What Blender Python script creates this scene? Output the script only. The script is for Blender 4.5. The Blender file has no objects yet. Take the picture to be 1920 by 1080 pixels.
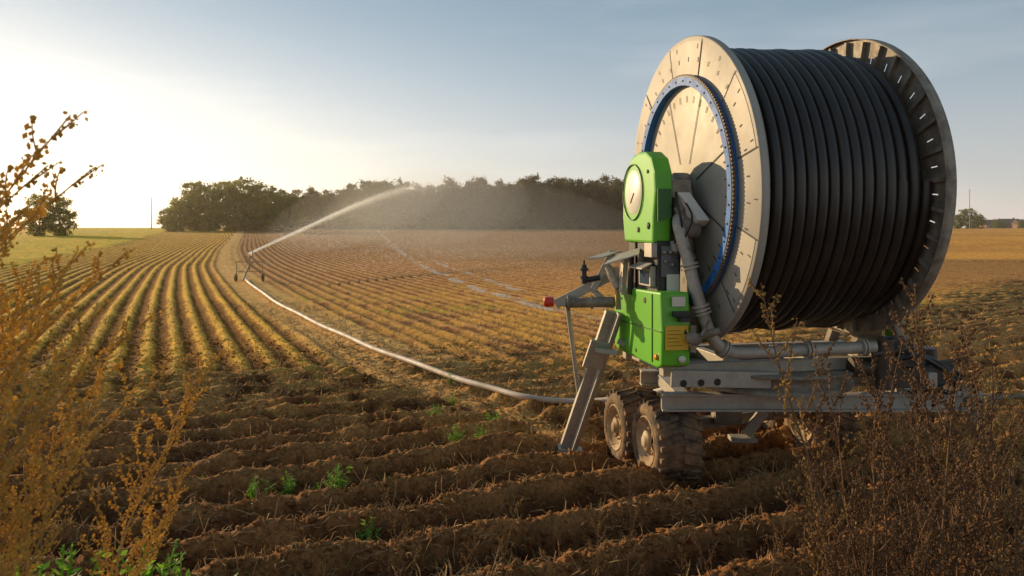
import bpy, math, random
import numpy as np
from mathutils import Vector, Matrix
C = bpy.context.scene.collection
F = 1493.0; H0 = 2.6; HY = 427.0
def P(px, py, Y): return Vector(((px-960)*Y/F, Y, H0-(py-HY)*Y/F))
R = math.radians
# ------------------------------------------------------------------ noise
rng = np.random.RandomState(7)
TAB = rng.rand(256, 256)
def vnoise(x, y):
    xi = np.floor(x).astype(np.int64); yi = np.floor(y).astype(np.int64)
    fx = x-xi; fy = y-yi
    fx = fx*fx*(3-2*fx); fy = fy*fy*(3-2*fy)
    a = TAB[xi & 255, yi & 255]; b = TAB[(xi+1) & 255, yi & 255]
    c = TAB[xi & 255, (yi+1) & 255]; d = TAB[(xi+1) & 255, (yi+1) & 255]
    return (a*(1-fx)+b*fx)*(1-fy)+(c*(1-fx)+d*fx)*fy
def fbm(x, y, s, octv=3):
    t = 0; a = .5; n = 0
    for i in range(octv):
        ca_, sa_ = math.cos(.6+1.1*i), math.sin(.6+1.1*i)
        t = t+a*vnoise((x*ca_-y*sa_)*s+17.3*i, (x*sa_+y*ca_)*s+5.1*i); n += a; a *= .5; s *= 2.07
    return t/n
def sst(a, b, x):
    t = np.clip((x-a)/(b-a), 0, 1); return t*t*(3-2*t)
# ------------------------------------------------------------------ terrain
GY = np.array([-20, 0, 9, 11.8, 13.7, 17, 21.2, 27, 37.7, 53, 90, 215, 1000, 3500.])
GX = np.array([27, 9, 4.2, .95, -1.0, -2.96, -5.1, -8.0, -12.5, -18.8, -32, -73, -330, -1150.])
_ly = np.linspace(math.log(3), math.log(3525), 900)
_k = np.hanning(61); _k /= _k.sum()
def smooth_curve(gx):
    sl = np.gradient(gx, _ly); s2 = np.convolve(np.pad(sl, 30, mode='edge'), _k, 'valid')
    gs = gx[0]+np.concatenate([[0], np.cumsum((s2[1:]+s2[:-1])/2*np.diff(_ly))])
    return gs+np.interp(math.log(30), _ly, gx)-np.interp(math.log(30), _ly, gs)
_gs = smooth_curve(np.interp(np.exp(_ly), GY, GX))
_yy = np.exp(_ly); _r = np.interp(_yy, GY, GX); _r = np.where(_yy < 27, -8.0-(_yy-27)*.44, _r); _gr = smooth_curve(_r)
def gpath(Y): return np.interp(np.log(np.maximum(Y, 3)), _ly, _gs)
def grow(Y): return np.interp(np.log(np.maximum(Y, 3)), _ly, _gr)
def wetx(Y):
    pts = [(1130, 600), (1000, 574), (900, 546), (790, 500), (740, 466), (700, 440)]
    ys = [3882/(b-427) for a, b in pts]; xs = [(a-960)*y/F for (a, b), y in zip(pts, ys)]
    return np.interp(Y, ys, xs)
# sandy wheel track in front of the hose
_tp = [(1090, 830), (1000, 800), (900, 760), (800, 728), (720, 700), (640, 668), (580, 628), (530, 590), (490, 560), (450, 520)]
_ty = np.array([3882/(b-427) for a, b in _tp]); _tx = np.array([(a-960)*y/F for (a, b), y in zip(_tp, _ty)])
def sandx(Y): return np.interp(Y, _ty, _tx)
SP = .60; FA = R(25)
def terrain(X, Y, col=False):
    X = np.asarray(X, float); Y = np.asarray(Y, float)
    n_lo = fbm(X, Y, .35, 3)
    off = X-gpath(Y); offr = X-grow(Y)
    wob = (fbm(X, Y, .25, 2)-.5)*.08
    k = (offr+wob)/SP
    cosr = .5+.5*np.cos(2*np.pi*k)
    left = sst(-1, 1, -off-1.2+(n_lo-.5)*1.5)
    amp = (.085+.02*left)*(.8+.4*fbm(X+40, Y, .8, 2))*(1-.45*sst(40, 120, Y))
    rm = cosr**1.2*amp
    trk = 1-sst(.8, 1.1, np.abs(off))
    rm = rm*(1-trk)+trk*(.03+.04*(1-sst(.1, .3, np.abs(np.abs(off)-.15))))
    rm = rm*(1-sst(400, 900, Y))
    m = sst(-3, 3, Y-(14.2+np.maximum(0, X-1)*1.0+(n_lo-.5)*7))
    wx = (fbm(X, Y+9, .40, 2)-.5)*.35
    v = (Y*math.cos(FA)-X*math.sin(FA)+wx)/.74
    ph = .5+.5*np.cos(2*np.pi*v)
    snd = (1-sst(.25, .6, np.abs(X-sandx(Y)+(n_lo-.5)*.5)))*sst(9.3, 10, Y)*(1-sst(38, 44, Y))
    calm = (1-.55*sst(9.5, 13.5, Y+(n_lo-.5)*3-np.maximum(0, X)*.8))*(1-.8*snd)
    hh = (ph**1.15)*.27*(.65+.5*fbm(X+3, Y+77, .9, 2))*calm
    cl = fbm(X, Y, 5., 4); cl2 = fbm(X+50, Y, 13., 4); cl0 = fbm(X+11, Y+4, 1.7, 2)
    near = 1-sst(24, 45, Y)
    rough = ((cl-.5)*.13+(.5-np.abs(cl2-.5)*2)*.055+(cl0-.5)*.07)*(1-.5*snd)
    hh = hh+rough-.05
    rm = rm+near*((cl-.5)*.055+(cl2-.5)*.04+(cl0-.5)*.02)
    z = hh*(1-m)+rm*m
    rightf = sst(.50, .56, X/np.maximum(Y, 1))*sst(60, 68, Y)
    gl = sst(0, 1.5, -(X+13+.365*Y+(n_lo-.5)*2))
    z = z*(1-rightf)*(1-gl)+gl*(.10+.18*fbm(X, Y, 2, 3))
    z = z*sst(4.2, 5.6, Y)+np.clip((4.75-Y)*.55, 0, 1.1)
    for (hx, hy, hr, hd) in ((1.4, 9.2, .9, .16), (1.6, 8.2, .45, .07), (3.4, 9.2, .6, .06)):
        z = z-hd*np.exp(-((X-hx)**2+(Y-hy)**2)/hr**2)
    z = z+sst(90, 400, Y)*(fbm(X, Y, .006, 2)-.5)*.6+2.25*sst(60, 270, Y)
    if not col: return z
    def c3(r, g_, b): return np.array([r, g_, b])
    def mix(a, b, t): return a*(1-t[..., None])+b*t[..., None]
    one = np.ones(X.shape+(3,))
    n2 = fbm(X+90, Y+13, 3., 3); n3 = fbm(X, Y, .9, 3); n4 = fbm(X, Y+31, 30, 2)
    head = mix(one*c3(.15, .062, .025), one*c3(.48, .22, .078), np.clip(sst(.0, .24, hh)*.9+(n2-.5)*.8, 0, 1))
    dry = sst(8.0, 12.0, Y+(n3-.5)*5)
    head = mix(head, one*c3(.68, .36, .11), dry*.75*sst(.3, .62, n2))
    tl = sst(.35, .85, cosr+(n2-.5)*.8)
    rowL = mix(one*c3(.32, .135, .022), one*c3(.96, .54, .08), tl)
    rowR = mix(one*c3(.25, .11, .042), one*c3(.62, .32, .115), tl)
    rowR = mix(rowR, one*c3(.74, .40, .08), (1-sst(26, 44, Y+(n3-.5)*16))*.65*sst(.35, .6, n3))
    gp = sst(.55, .68, fbm(X+7, Y, .3, 2))*(1-sst(24, 38, Y))*tl*sst(18, 22, Y)
    rowR = mix(rowR, one*c3(.34, .34, .04), gp*.7)
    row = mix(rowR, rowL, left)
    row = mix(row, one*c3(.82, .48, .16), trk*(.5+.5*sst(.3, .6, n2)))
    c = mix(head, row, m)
    c = mix(c, one*c3(.80, .45, .15), snd*.75*(.5+.5*sst(.35, .6, n2)))
    c = mix(c, mix(one*c3(.92, .56, .05), one*c3(.66, .46, .05), sst(.35, .6, n3)), gl)
    far = sst(0, 6, -(X+29+.435*Y))
    c = mix(c, mix(one*c3(.88, .44, .09), one*c3(.78, .38, .08), sst(.3, .7, fbm(X, Y, .06, 3))), far)
    c = mix(c, mix(one*c3(.90, .43, .09), one*c3(.74, .34, .08), sst(.3, .7, fbm(X, Y, .08, 3))), rightf)
    wd = np.abs(X-wetx(Y)+(n3-.5)*.6)
    wet = (1-sst(.12, .32, wd))*sst(21, 24, Y)*(1-sst(150, 300, Y))
    wet = np.maximum(wet, .8*(1-sst(.06, .2, np.abs(X-wetx(Y)-1.6+(n3-.5)*.6)))*sst(24, 26, Y)*(1-sst(60, 80, Y)))
    wet = wet*sst(.32, .5, fbm(X, Y, .5, 2))
    c = mix(c, one*c3(.55, .46, .37), wet*.75)  # wet tracks: bright sky reflection put into the colour as a pale tint
    c = c*(.65+.7*n4[..., None])
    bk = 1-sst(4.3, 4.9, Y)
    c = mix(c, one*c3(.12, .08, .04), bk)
    return z, c, wet
def gz(x, y): return float(terrain(np.array([x]), np.array([y]))[0])
# ------------------------------------------------------------------ materials
MATS = {}
def mat(name, col, rough=.6, metal=0, noise=0, nscale=8, col2=None, bump=0, bscale=40, transl=0, spec=.5):
    if name in MATS: return MATS[name]
    m = bpy.data.materials.new(name); m.use_nodes = True; nt = m.node_tree; N = nt.nodes; L = nt.links
    b = N['Principled BSDF']; out = N['Material Output']
    b.inputs['Base Color'].default_value = (*col, 1); b.inputs['Roughness'].default_value = rough
    b.inputs['Metallic'].default_value = metal; b.inputs['Specular IOR Level'].default_value = spec
    tc = N.new('ShaderNodeTexCoord')
    csrc = None
    if col2:
        nz = N.new('ShaderNodeTexNoise'); nz.inputs['Scale'].default_value = nscale; nz.inputs['Detail'].default_value = 6
        nz.inputs['Roughness'].default_value = .65
        L.new(tc.outputs['Object'], nz.inputs['Vector'])
        rp = N.new('ShaderNodeValToRGB'); rp.color_ramp.elements[0].position = .38; rp.color_ramp.elements[1].position = .64
        rp.color_ramp.elements[0].color = (*col, 1); rp.color_ramp.elements[1].color = (*col2, 1)
        L.new(nz.outputs['Fac'], rp.inputs['Fac']); L.new(rp.outputs['Color'], b.inputs['Base Color']); csrc = rp.outputs['Color']
        mr = N.new('ShaderNodeMapRange'); mr.inputs['To Min'].default_value = max(0, rough-.12); mr.inputs['To Max'].default_value = min(1, rough+.15)
        L.new(nz.outputs['Fac'], mr.inputs['Value']); L.new(mr.outputs['Result'], b.inputs['Roughness'])
    if bump:
        nb = N.new('ShaderNodeTexNoise'); nb.inputs['Scale'].default_value = bscale; nb.inputs['Detail'].default_value = 5
        L.new(tc.outputs['Object'], nb.inputs['Vector'])
        bp = N.new('ShaderNodeBump'); bp.inputs['Strength'].default_value = bump; bp.inputs['Distance'].default_value = .02
        L.new(nb.outputs['Fac'], bp.inputs['Height']); L.new(bp.outputs['Normal'], b.inputs['Normal'])
    if transl:
        t = N.new('ShaderNodeBsdfTranslucent'); t.inputs['Color'].default_value = (*[min(1, c*1.5) for c in col], 1)
        if csrc: L.new(csrc, t.inputs['Color'])
        mx = N.new('ShaderNodeMixShader'); mx.inputs[0].default_value = transl
        L.new(b.outputs[0], mx.inputs[1]); L.new(t.outputs[0], mx.inputs[2]); L.new(mx.outputs[0], out.inputs[0])
    MATS[name] = m; return m
galv = mat('galvanised_steel', (.46, .41, .345), .5, .15, col2=(.37, .33, .275), nscale=9, bump=.03, bscale=60, spec=.4)
galvp = mat('flange_sheet_steel', (.385, .35, .30), .55, .15, col2=(.325, .29, .25), nscale=1.2, spec=.3)
galv2 = mat('galvanised_panel', (.345, .31, .27), .57, .15, col2=(.30, .27, .235), nscale=1.2, spec=.3)
galvd = mat('weathered_steel', (.32, .27, .21), .6, .1, col2=(.17, .13, .10), nscale=6, bump=.1, spec=.35)
dark = mat('dark_slot', (.03, .026, .022), .7)
blk = mat('black_pipe_plastic', (.024, .017, .0135), .36, col2=(.036, .026, .02), nscale=3, spec=.5)
green = mat('green_lacquer', (.15, .50, .03), .35, col2=(.12, .42, .025), nscale=2)
greend = mat('dark_green_lacquer', (.03, .13, .02), .4)
blue = mat('blue_lacquer', (.035, .17, .50), .55, col2=(.025, .12, .36), nscale=10, spec=.3)
blackp = mat('black_panel', (.02, .02, .022), .4)
white = mat('cream_white', (.72, .68, .58), .45)
yel = mat('yellow_sticker', (.75, .45, .03), .5)
red = mat('red_plastic', (.6, .05, .02), .35)
orange = mat('orange_lens', (.8, .25, .02), .3)
rub = mat('muddy_rubber', (.07, .048, .033), .85, col2=(.34, .20, .10), nscale=5, bump=.4, bscale=30)
rimm = mat('muddy_rim', (.56, .42, .26), .7, .0, col2=(.30, .19, .10), nscale=5, spec=.2)
hosem = mat('hose_plastic', (.66, .57, .49), .6, col2=(.44, .35, .28), nscale=2, spec=.3)
# ------------------------------------------------------------------ mesh builder
class MB:
    def __init__(s): s.v = []; s.f = []; s.m = []; s.sm = []
    def add(s, vs, fs, m=0, smooth=False):
        o = len(s.v); s.v += [tuple(v) for v in vs]
        for f in fs: s.f.append(tuple(i+o for i in f)); s.m.append(m); s.sm.append(smooth)
    def prism(s, pts, vec, m=0):
        n = len(pts); vec = Vector(vec); a = [Vector(p) for p in pts]; b = [p+vec for p in a]
        fs = [tuple(range(n))[::-1], tuple(range(n, 2*n))]+[(i, (i+1) % n, n+(i+1) % n, n+i) for i in range(n)]
        s.add(a+b, fs, m)
    def box(s, c, hx, hy, hz, m=0):
        c = Vector(c); hx = Vector(hx); hy = Vector(hy); hz = Vector(hz)
        s.prism([c-hx-hy-hz, c+hx-hy-hz, c+hx+hy-hz, c-hx+hy-hz], hz*2, m)
    def abox(s, c, sx, sy, sz, m=0): s.box(c, (sx/2, 0, 0), (0, sy/2, 0), (0, 0, sz/2), m)
    def bar(s, p0, p1, w, h, m=0, up=(0, 0, 1)):
        p0 = Vector(p0); p1 = Vector(p1); d = (p1-p0); t = d.normalized(); sd = t.cross(Vector(up)).normalized(); u = sd.cross(t)
        s.box((p0+p1)/2, d/2, sd*w/2, u*h/2, m)
    def tube(s, pts, r, n=10, m=0, caps=True):
        pts = [Vector(p) for p in pts]; rs = r if isinstance(r, (list, tuple)) else [r]*len(pts)
        vs = []; fs = []; ref = Vector((0, 0, 1)); t0 = (pts[1]-pts[0]).normalized()
        if abs(t0.dot(ref)) > .9: ref = Vector((1, 0, 0))
        for i, p in enumerate(pts):
            t = (pts[min(i+1, len(pts)-1)]-pts[max(i-1, 0)]).normalized()
            e1 = (ref-t*ref.dot(t)).normalized(); e2 = t.cross(e1); ref = e1
            for k in range(n):
                a = 2*math.pi*k/n; vs.append(p+(e1*math.cos(a)+e2*math.sin(a))*rs[i])
        for i in range(len(pts)-1):
            for k in range(n): fs.append((i*n+k, i*n+(k+1) % n, (i+1)*n+(k+1) % n, (i+1)*n+k))
        s.add(vs, fs, m, True)
        if caps:
            o = len(pts)-1
            s.add(vs[:n], [tuple(range(n))[::-1]], m); s.add(vs[o*n:], [tuple(range(n))], m)
    def lathe(s, c, A, prof, n=64, m=0, smooth=True, close=False):
        c = Vector(c); A = Vector(A).normalized(); e1 = Vector((0, 0, 1)) if abs(A.z) < .9 else Vector((1, 0, 0))
        e1 = (e1-A*e1.dot(A)).normalized(); e2 = A.cross(e1); vs = []; fs = []
        for (q, r) in prof:
            for k in range(n):
                a = 2*math.pi*k/n; vs.append(c+A*q+(e1*math.cos(a)+e2*math.sin(a))*r)
        L = len(prof)
        for i in range(L-1 if not close else L):
            j = (i+1) % L
            for k in range(n): fs.append((i*n+k, i*n+(k+1) % n, j*n+(k+1) % n, j*n+k))
        s.add(vs, fs, m, smooth)
    def build(s, name, mats, parent=None, org=None, bevel=0):
        me = bpy.data.meshes.new(name)
        v = s.v if org is None else [(a-org[0], b-org[1], c-org[2]) for a, b, c in s.v]
        me.from_pydata(v, [], s.f)
        if not isinstance(mats, (list, tuple)): mats = [mats]
        for m in mats: me.materials.append(m)
        me.polygons.foreach_set('material_index', s.m); me.polygons.foreach_set('use_smooth', s.sm); me.update()
        o = bpy.data.objects.new(name, me); C.objects.link(o)
        if parent: o.parent = parent
        if bevel:
            b = o.modifiers.new('bevel', 'BEVEL'); b.width = bevel; b.segments = 2; b.limit_method = 'ANGLE'; b.angle_limit = R(40)
        return o
def tag(o, label=None, cat=None, group=None, kind=None):
    if label: o['label'] = label
    if cat: o['category'] = cat
    if group: o['group'] = group
    if kind: o['kind'] = kind
    return o
def empty(name, loc, rz=0):
    o = bpy.data.objects.new(name, None); C.objects.link(o); o.location = loc; o.rotation_euler = (0, 0, rz); o.empty_display_size = .2
    return o
def smooth_path(pts, n=6):
    pts = [Vector(p) for p in pts]; q = [pts[0]*2-pts[1]]+pts+[pts[-1]*2-pts[-2]]; out = []
    for i in range(1, len(q)-2):
        a, b, c, d = q[i-1:i+3]
        for k in range(n):
            t = k/n; out.append(.5*((2*b)+(c-a)*t+(2*a-5*b+4*c-d)*t*t+(3*b-a-3*c+d)*t**3))
    out.append(pts[-1]); return out
# ------------------------------------------------------------------ ground
ys = list(np.arange(-2, 4.6, .12))+list(np.arange(4.6, 14, .022)); y = 14.
while y < 60: ys.append(y); y += y*.0034
while y < 3500: ys.append(y); y += y*.008
ys = np.array(ys); NC = 960
tt = np.linspace(-1, 1, NC); tt = .62*tt+.38*tt**3
Yg, Tg = np.meshgrid(ys, tt, indexing='ij'); Xg = Tg*(Yg+5)*1.0
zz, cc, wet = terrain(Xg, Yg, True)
nr = len(ys); nv = nr*NC
co = np.stack([Xg, Yg, zz], -1).reshape(-1, 3).astype(np.float32)
idx = np.arange(nv).reshape(nr, NC)
q = np.stack([idx[:-1, :-1], idx[:-1, 1:], idx[1:, 1:], idx[1:, :-1]], -1).reshape(-1, 4).astype(np.int32)
me = bpy.data.meshes.new('ground'); me.vertices.add(nv); me.vertices.foreach_set('co', co.ravel())
me.loops.add(q.size); me.loops.foreach_set('vertex_index', q.ravel()); me.polygons.add(len(q))
me.polygons.foreach_set('loop_start', np.arange(0, q.size, 4, dtype=np.int32))
me.update(calc_edges=True); me.polygons.foreach_set('use_smooth', np.ones(len(q), bool))
ca = me.color_attributes.new('Col', 'FLOAT_COLOR', 'POINT')
ca.data.foreach_set('color', np.concatenate([cc.reshape(-1, 3), wet.reshape(-1, 1)], 1).astype(np.float32).ravel())
gm = bpy.data.materials.new('field_soil'); gm.use_nodes = True; N = gm.node_tree.nodes; L = gm.node_tree.links; b = N['Principled BSDF']
at = N.new('ShaderNodeAttribute'); at.attribute_name = 'Col'; tc = N.new('ShaderNodeTexCoord')
n1 = N.new('ShaderNodeTexNoise'); n1.inputs['Scale'].default_value = 26; n1.inputs['Detail'].default_value = 8; n1.inputs['Roughness'].default_value = .8
L.new(tc.outputs['Object'], n1.inputs['Vector'])
mr = N.new('ShaderNodeMapRange'); mr.inputs['From Min'].default_value = .32; mr.inputs['From Max'].default_value = .68; mr.inputs['To Min'].default_value = .35; mr.inputs['To Max'].default_value = 1.65
L.new(n1.outputs['Fac'], mr.inputs['Value'])
vm = N.new('ShaderNodeVectorMath'); vm.operation = 'SCALE'; L.new(at.outputs['Color'], vm.inputs[0]); L.new(mr.outputs['Result'], vm.inputs['Scale']); L.new(vm.outputs[0], b.inputs['Base Color'])
rr = N.new('ShaderNodeMapRange'); rr.inputs['To Min'].default_value = .95; rr.inputs['To Max'].default_value = .25; L.new(at.outputs['Alpha'], rr.inputs['Value']); L.new(rr.outputs['Result'], b.inputs['Roughness'])
b.inputs['Specular IOR Level'].default_value = .1
bp = N.new('ShaderNodeBump'); bp.inputs['Strength'].default_value = .9; bp.inputs['Distance'].default_value = .045
L.new(n1.outputs['Fac'], bp.inputs['Height']); L.new(bp.outputs['Normal'], b.inputs['Normal'])
me.materials.append(gm); go = bpy.data.objects.new('ground', me); C.objects.link(go); tag(go, kind='structure')
# soil clods
r_ = np.random.RandomState(31); n = 26000
gr_ = (1+5**.5)/2; ico = np.array([(-1, gr_, 0), (1, gr_, 0), (-1, -gr_, 0), (1, -gr_, 0), (0, -1, gr_), (0, 1, gr_), (0, -1, -gr_), (0, 1, -gr_), (gr_, 0, -1), (gr_, 0, 1), (-gr_, 0, -1), (-gr_, 0, 1)])/1.9
icf = np.array([(0, 11, 5), (0, 5, 1), (0, 1, 7), (0, 7, 10), (0, 10, 11), (1, 5, 9), (5, 11, 4), (11, 10, 2), (10, 7, 6), (7, 1, 8), (3, 9, 4), (3, 4, 2), (3, 2, 6), (3, 6, 8), (3, 8, 9), (4, 9, 5), (2, 4, 11), (6, 2, 10), (8, 6, 7), (9, 8, 1)])
Yc = 5.0+(r_.rand(n)**1.4)*13; Xc = (r_.rand(n)*1.5-.75)*(Yc+1); zc, ccol, _ = terrain(Xc, Yc, True)
sz = .007+.030*r_.rand(n)**3.2+.0004*Yc; an = r_.rand(n)*6.28
vv = ico[None]*(1+.5*(r_.rand(n, 12, 1)-.5))*sz[:, None, None]*(1+.6*(r_.rand(n, 1, 3)-.5))
vx = vv[..., 0]*np.cos(an)[:, None]-vv[..., 1]*np.sin(an)[:, None]; vy = vv[..., 0]*np.sin(an)[:, None]+vv[..., 1]*np.cos(an)[:, None]
vv = np.stack([vx+Xc[:, None], vy+Yc[:, None], vv[..., 2]*.8+zc[:, None]+sz[:, None]*.25], -1).reshape(-1, 3)
ff = (icf[None]+np.arange(n)[:, None, None]*12).reshape(-1, 3)
me = bpy.data.meshes.new('soil_clods'); me.from_pydata(vv.tolist(), [], ff.tolist())
ca = me.color_attributes.new('Col', 'FLOAT_COLOR', 'POINT'); cv = np.repeat(ccol*(.7+.6*r_.rand(n, 1)), 12, 0); ca.data.foreach_set('color', np.concatenate([cv, np.zeros((len(cv), 1))], 1).astype(np.float32).ravel())
me.materials.append(gm); o = bpy.data.objects.new('soil_clods', me); C.objects.link(o); tag(o, 'loose crumbs and clods of brown soil over the furrows', 'soil', kind='stuff')
# ------------------------------------------------------------------ the hose reel machine
RO = Vector((2.7, 8.4, 0))
mach = empty('hose_reel_machine', RO)
tag(mach, 'green and galvanised irrigation reel trailer with huge drum of black pipe', 'irrigation reel')
fi = R(11.5); A2 = Vector((math.cos(fi), math.sin(fi), 0)); U2 = Vector((math.sin(fi), -math.cos(fi), 0)); Z = Vector((0, 0, 1))
tau = R(1.5); A = (A2*math.cos(tau)+Z*math.sin(tau)); W = (Z*math.cos(tau)-A2*math.sin(tau)); CL = Vector((1.807, 8.3, 2.985)); RF = 1.575
def Hh(s, u, z): return Vector((CL.x, CL.y, 0))+A2*s+U2*u+Z*z
def RP(s, r, a): return CL+A*s+(U2*math.cos(a)+W*math.sin(a))*r
def mp(mb, name, mats, parent=mach, bevel=0, label=None):
    o = mb.build(name, mats, parent, RO, bevel)
    if label: o['label'] = label
    return o
# left flange
m = MB(); m.lathe(CL, A, [(0, .12), (0, RF-.01), (.006, RF), (.075, RF), (.075, RF-.03), (.02, RF-.04), (.02, .12)], 128)
for i in range(12):
    a0 = i*math.pi/6+.2; a1 = a0+math.pi/6
    if i % 2: continue
    k = 8; vs = []
    for r in (1.19, RF-.05):
        for j in range(k+1): vs.append(RP(-.004, r, a0+(a1-a0)*j/k))
    m.add(vs, [(j, j+1, k+2+j, k+1+j) for j in range(k)], 1)
def dash(m, s, r0, r1, a, w, mi):
    t = (-U2*math.sin(a)+W*math.cos(a))*w/2
    m.add([RP(s, r0, a)-t, RP(s, r1, a)-t, RP(s, r1, a)+t, RP(s, r0, a)+t], [(0, 1, 2, 3)], mi)
for i in range(12): dash(m, -.007, 1.19, RF-.02, i*math.pi/6+.2, .013, 2)
for i in range(8): dash(m, -.007, .3, 1.04, i*math.pi/4+.35, .014, 2)
for i in range(36):
    a = i*math.pi/18+.05; dash(m, -.008, 1.32, 1.37, a, .013, 2)
    if i % 2: dash(m, -.008, 1.45, 1.50, a+.03, .011, 2)
    dash(m, -.008, .91, .98, a+.02, .013, 2)
lf = mp(m, 'flange', [galvp, galv2, dark], label='sunlit outer reel flange with short dark slots')
m = MB(); m.lathe(CL, A, [(-.0, 1.082), (-.075, 1.082), (-.075, 1.168), (-.0, 1.168)], 140, 0, False, True)
gr = mp(m, 'gear_ring', blue)
m = MB(); m.lathe(CL, A, [(-.07, 1.168), (-.07, 1.178), (-.04, 1.178), (-.04, 1.168)], 140, 0, False, True)
for i in range(190):
    a = i*2*math.pi/190; m.box(RP(-.055, 1.181, a), A*.013, (U2*math.cos(a)+W*math.sin(a))*.012, (-U2*math.sin(a)+W*math.cos(a))*.010, 0)
mp(m, 'drive_chain', mat('chain_steel', (.16, .11, .07), .6), gr)
m = MB()
for i in range(40):
    a = i*2*math.pi/40; m.lathe(RP(-.076, 1.125, a), A, [(0, .010), (-.006, .010), (-.006, .001)], 8)
o = mp(m, 'ring_bolts', dark, gr); o['kind'] = 'stuff'
# right flange
WR = 1.85; m = MB(); ns = 34; fr = [0, .48, .52, 1]; rad = [.3, 1.10, 1.33, 1.41, RF]
vs = []; fs = []; na = ns*3
for r in rad:
    for i in range(ns):
        for j in range(3): vs.append(RP(WR, r, (i+fr[j])*2*math.pi/ns))
for ri in range(4):
    for i in range(na):
        if ri == 2 and i % 3 == 1: continue
        fs.append((ri*na+i, ri*na+(i+1) % na, (ri+1)*na+(i+1) % na, (ri+1)*na+i))
m.add(vs, fs, 0)
m.lathe(CL, A, [(WR-.06, RF-.002), (WR-.06, RF+.006), (WR+.05, RF+.006), (WR+.05, RF-.03), (WR-.0, RF-.03)], 128)
rf = mp(m, 'flange', galvd, label='far reel flange with radial ribs and cut slots')
m = MB()
for i in range(ns):
    a = i*2*math.pi/ns; rd = (U2*math.cos(a)+W*math.sin(a)); tg = (-U2*math.sin(a)+W*math.cos(a))
    m.box(RP(WR-.025, 1.30, a), A*.023, rd*.25, tg*.018, 0)
    m.box(RP(WR+.03, 1.30, a), A*.028, rd*.25, tg*.018, 0)
mp(m, 'flange_ribs', galvd, rf)
# coil
m = MB(); pts = []; pr = .056; rd_ = random.Random(3)
def helix(r, s0, s1, jit):
    n = int((s1-s0)/(pr*2)); tot = n*96; out = []; js = [rd_.uniform(-jit, jit) for _ in range(n+2)]
    for i in range(tot+1):
        a = i*2*math.pi/96; s = s0+(s1-s0)*i/tot; k = int(i/96); t = (i % 96)/96
        rr = r+js[k]*(1-t)+js[k+1]*t
        rr += .03*max(0, -math.sin(a))*(.5+.5*math.sin(k*1.3))
        out.append(RP(s, rr, a))
    return out
m.tube(helix(1.405, .12, 1.47, .007), pr, 12); m.tube(helix(1.345, 1.0, 1.775, .005), pr, 12)
m.lathe(CL, A, [(.07, 1.38), (1.4, 1.38), (1.42, 1.30), (1.77, 1.30), (1.79, .6), (WR-.01, .6)], 96)
mp(m, 'pipe_coil', blk, label='wound black pipe with ridged turns')
m = MB(); m.lathe(CL, A, [(-.25, .001), (-.25, .10), (-.12, .10), (-.12, .19), (-.01, .19)], 24)
m.lathe(CL, A, [(WR+.005, .3), (WR+.1, .3), (WR+.1, .12), (WR+.3, .12), (WR+.3, .001)], 24)
mp(m, 'reel_hub', galvd)
m = MB()
m.bar(Hh(-.16, -.12, 1.22), Hh(-.16, 0, 2.98), .22, .10, 0, up=U2)
m.bar(Hh(2.12, 0, 1.2), Hh(2.12, 0, 3.05), .30, .12, 0, up=U2)
m.bar(Hh(2.12, -.7, 1.2), Hh(2.12, 0, 2.5), .12, .08, 0, up=U2); m.bar(Hh(2.12, .7, 1.2), Hh(2.12, 0, 2.5), .12, .08, 0, up=U2)
mp(m, 'reel_stand', galvd, bevel=.006)
# green upper housing
prof = [(-.42, 2.45), (-.48, 2.70), (-.47, 2.95), (-.43, 3.12), (-.34, 3.25), (-.2, 3.335), (0, 3.375), (.2, 3.365), (.36, 3.29), (.45, 3.14), (.47, 2.95), (.42, 2.7), (.40, 2.45)]
m = MB(); m.prism([Hh(-.52, u, z) for u, z in prof], A2*.19)
uh = mp(m, 'upper_cover', green, bevel=.025)
m = MB(); m.lathe(Hh(-.527, -.14, 2.97), A2, [(0, .001), (0, .225), (.012, .24)], 48, 0)
mp(m, 'round_plate', white, uh)
m = MB(); m.bar(Hh(-.529, -.20, 2.86), Hh(-.529, -.10, 2.96), .006, .012, 0, up=A2); mp(m, 'pointer', dark, uh)
m = MB()
ring = [Hh(-.53, -.14+.29*math.cos(a), 2.97+.29*math.sin(a)) for a in np.linspace(0, 2*math.pi, 49)]
m.tube(ring, .008, 6, 0, False); mp(m, 'plate_ring', greend, uh)
m = MB()
for (u, z, r) in ((.30, 2.62, .035), (.02, 2.58, .028), (.28, 3.16, .02)):
    m.lathe(Hh(-.525, u, z), A2, [(-.004, .001), (-.004, r), (.005, r)], 20)
mp(m, 'cover_bolts', dark, uh)
m = MB(); m.prism([Hh(-.5, .478, 2.98), Hh(-.36, .478, 2.98), Hh(-.36, .478, 2.70), Hh(-.5, .478, 2.66)], U2*.01); mp(m, 'cover_recess', greend, uh)
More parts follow.
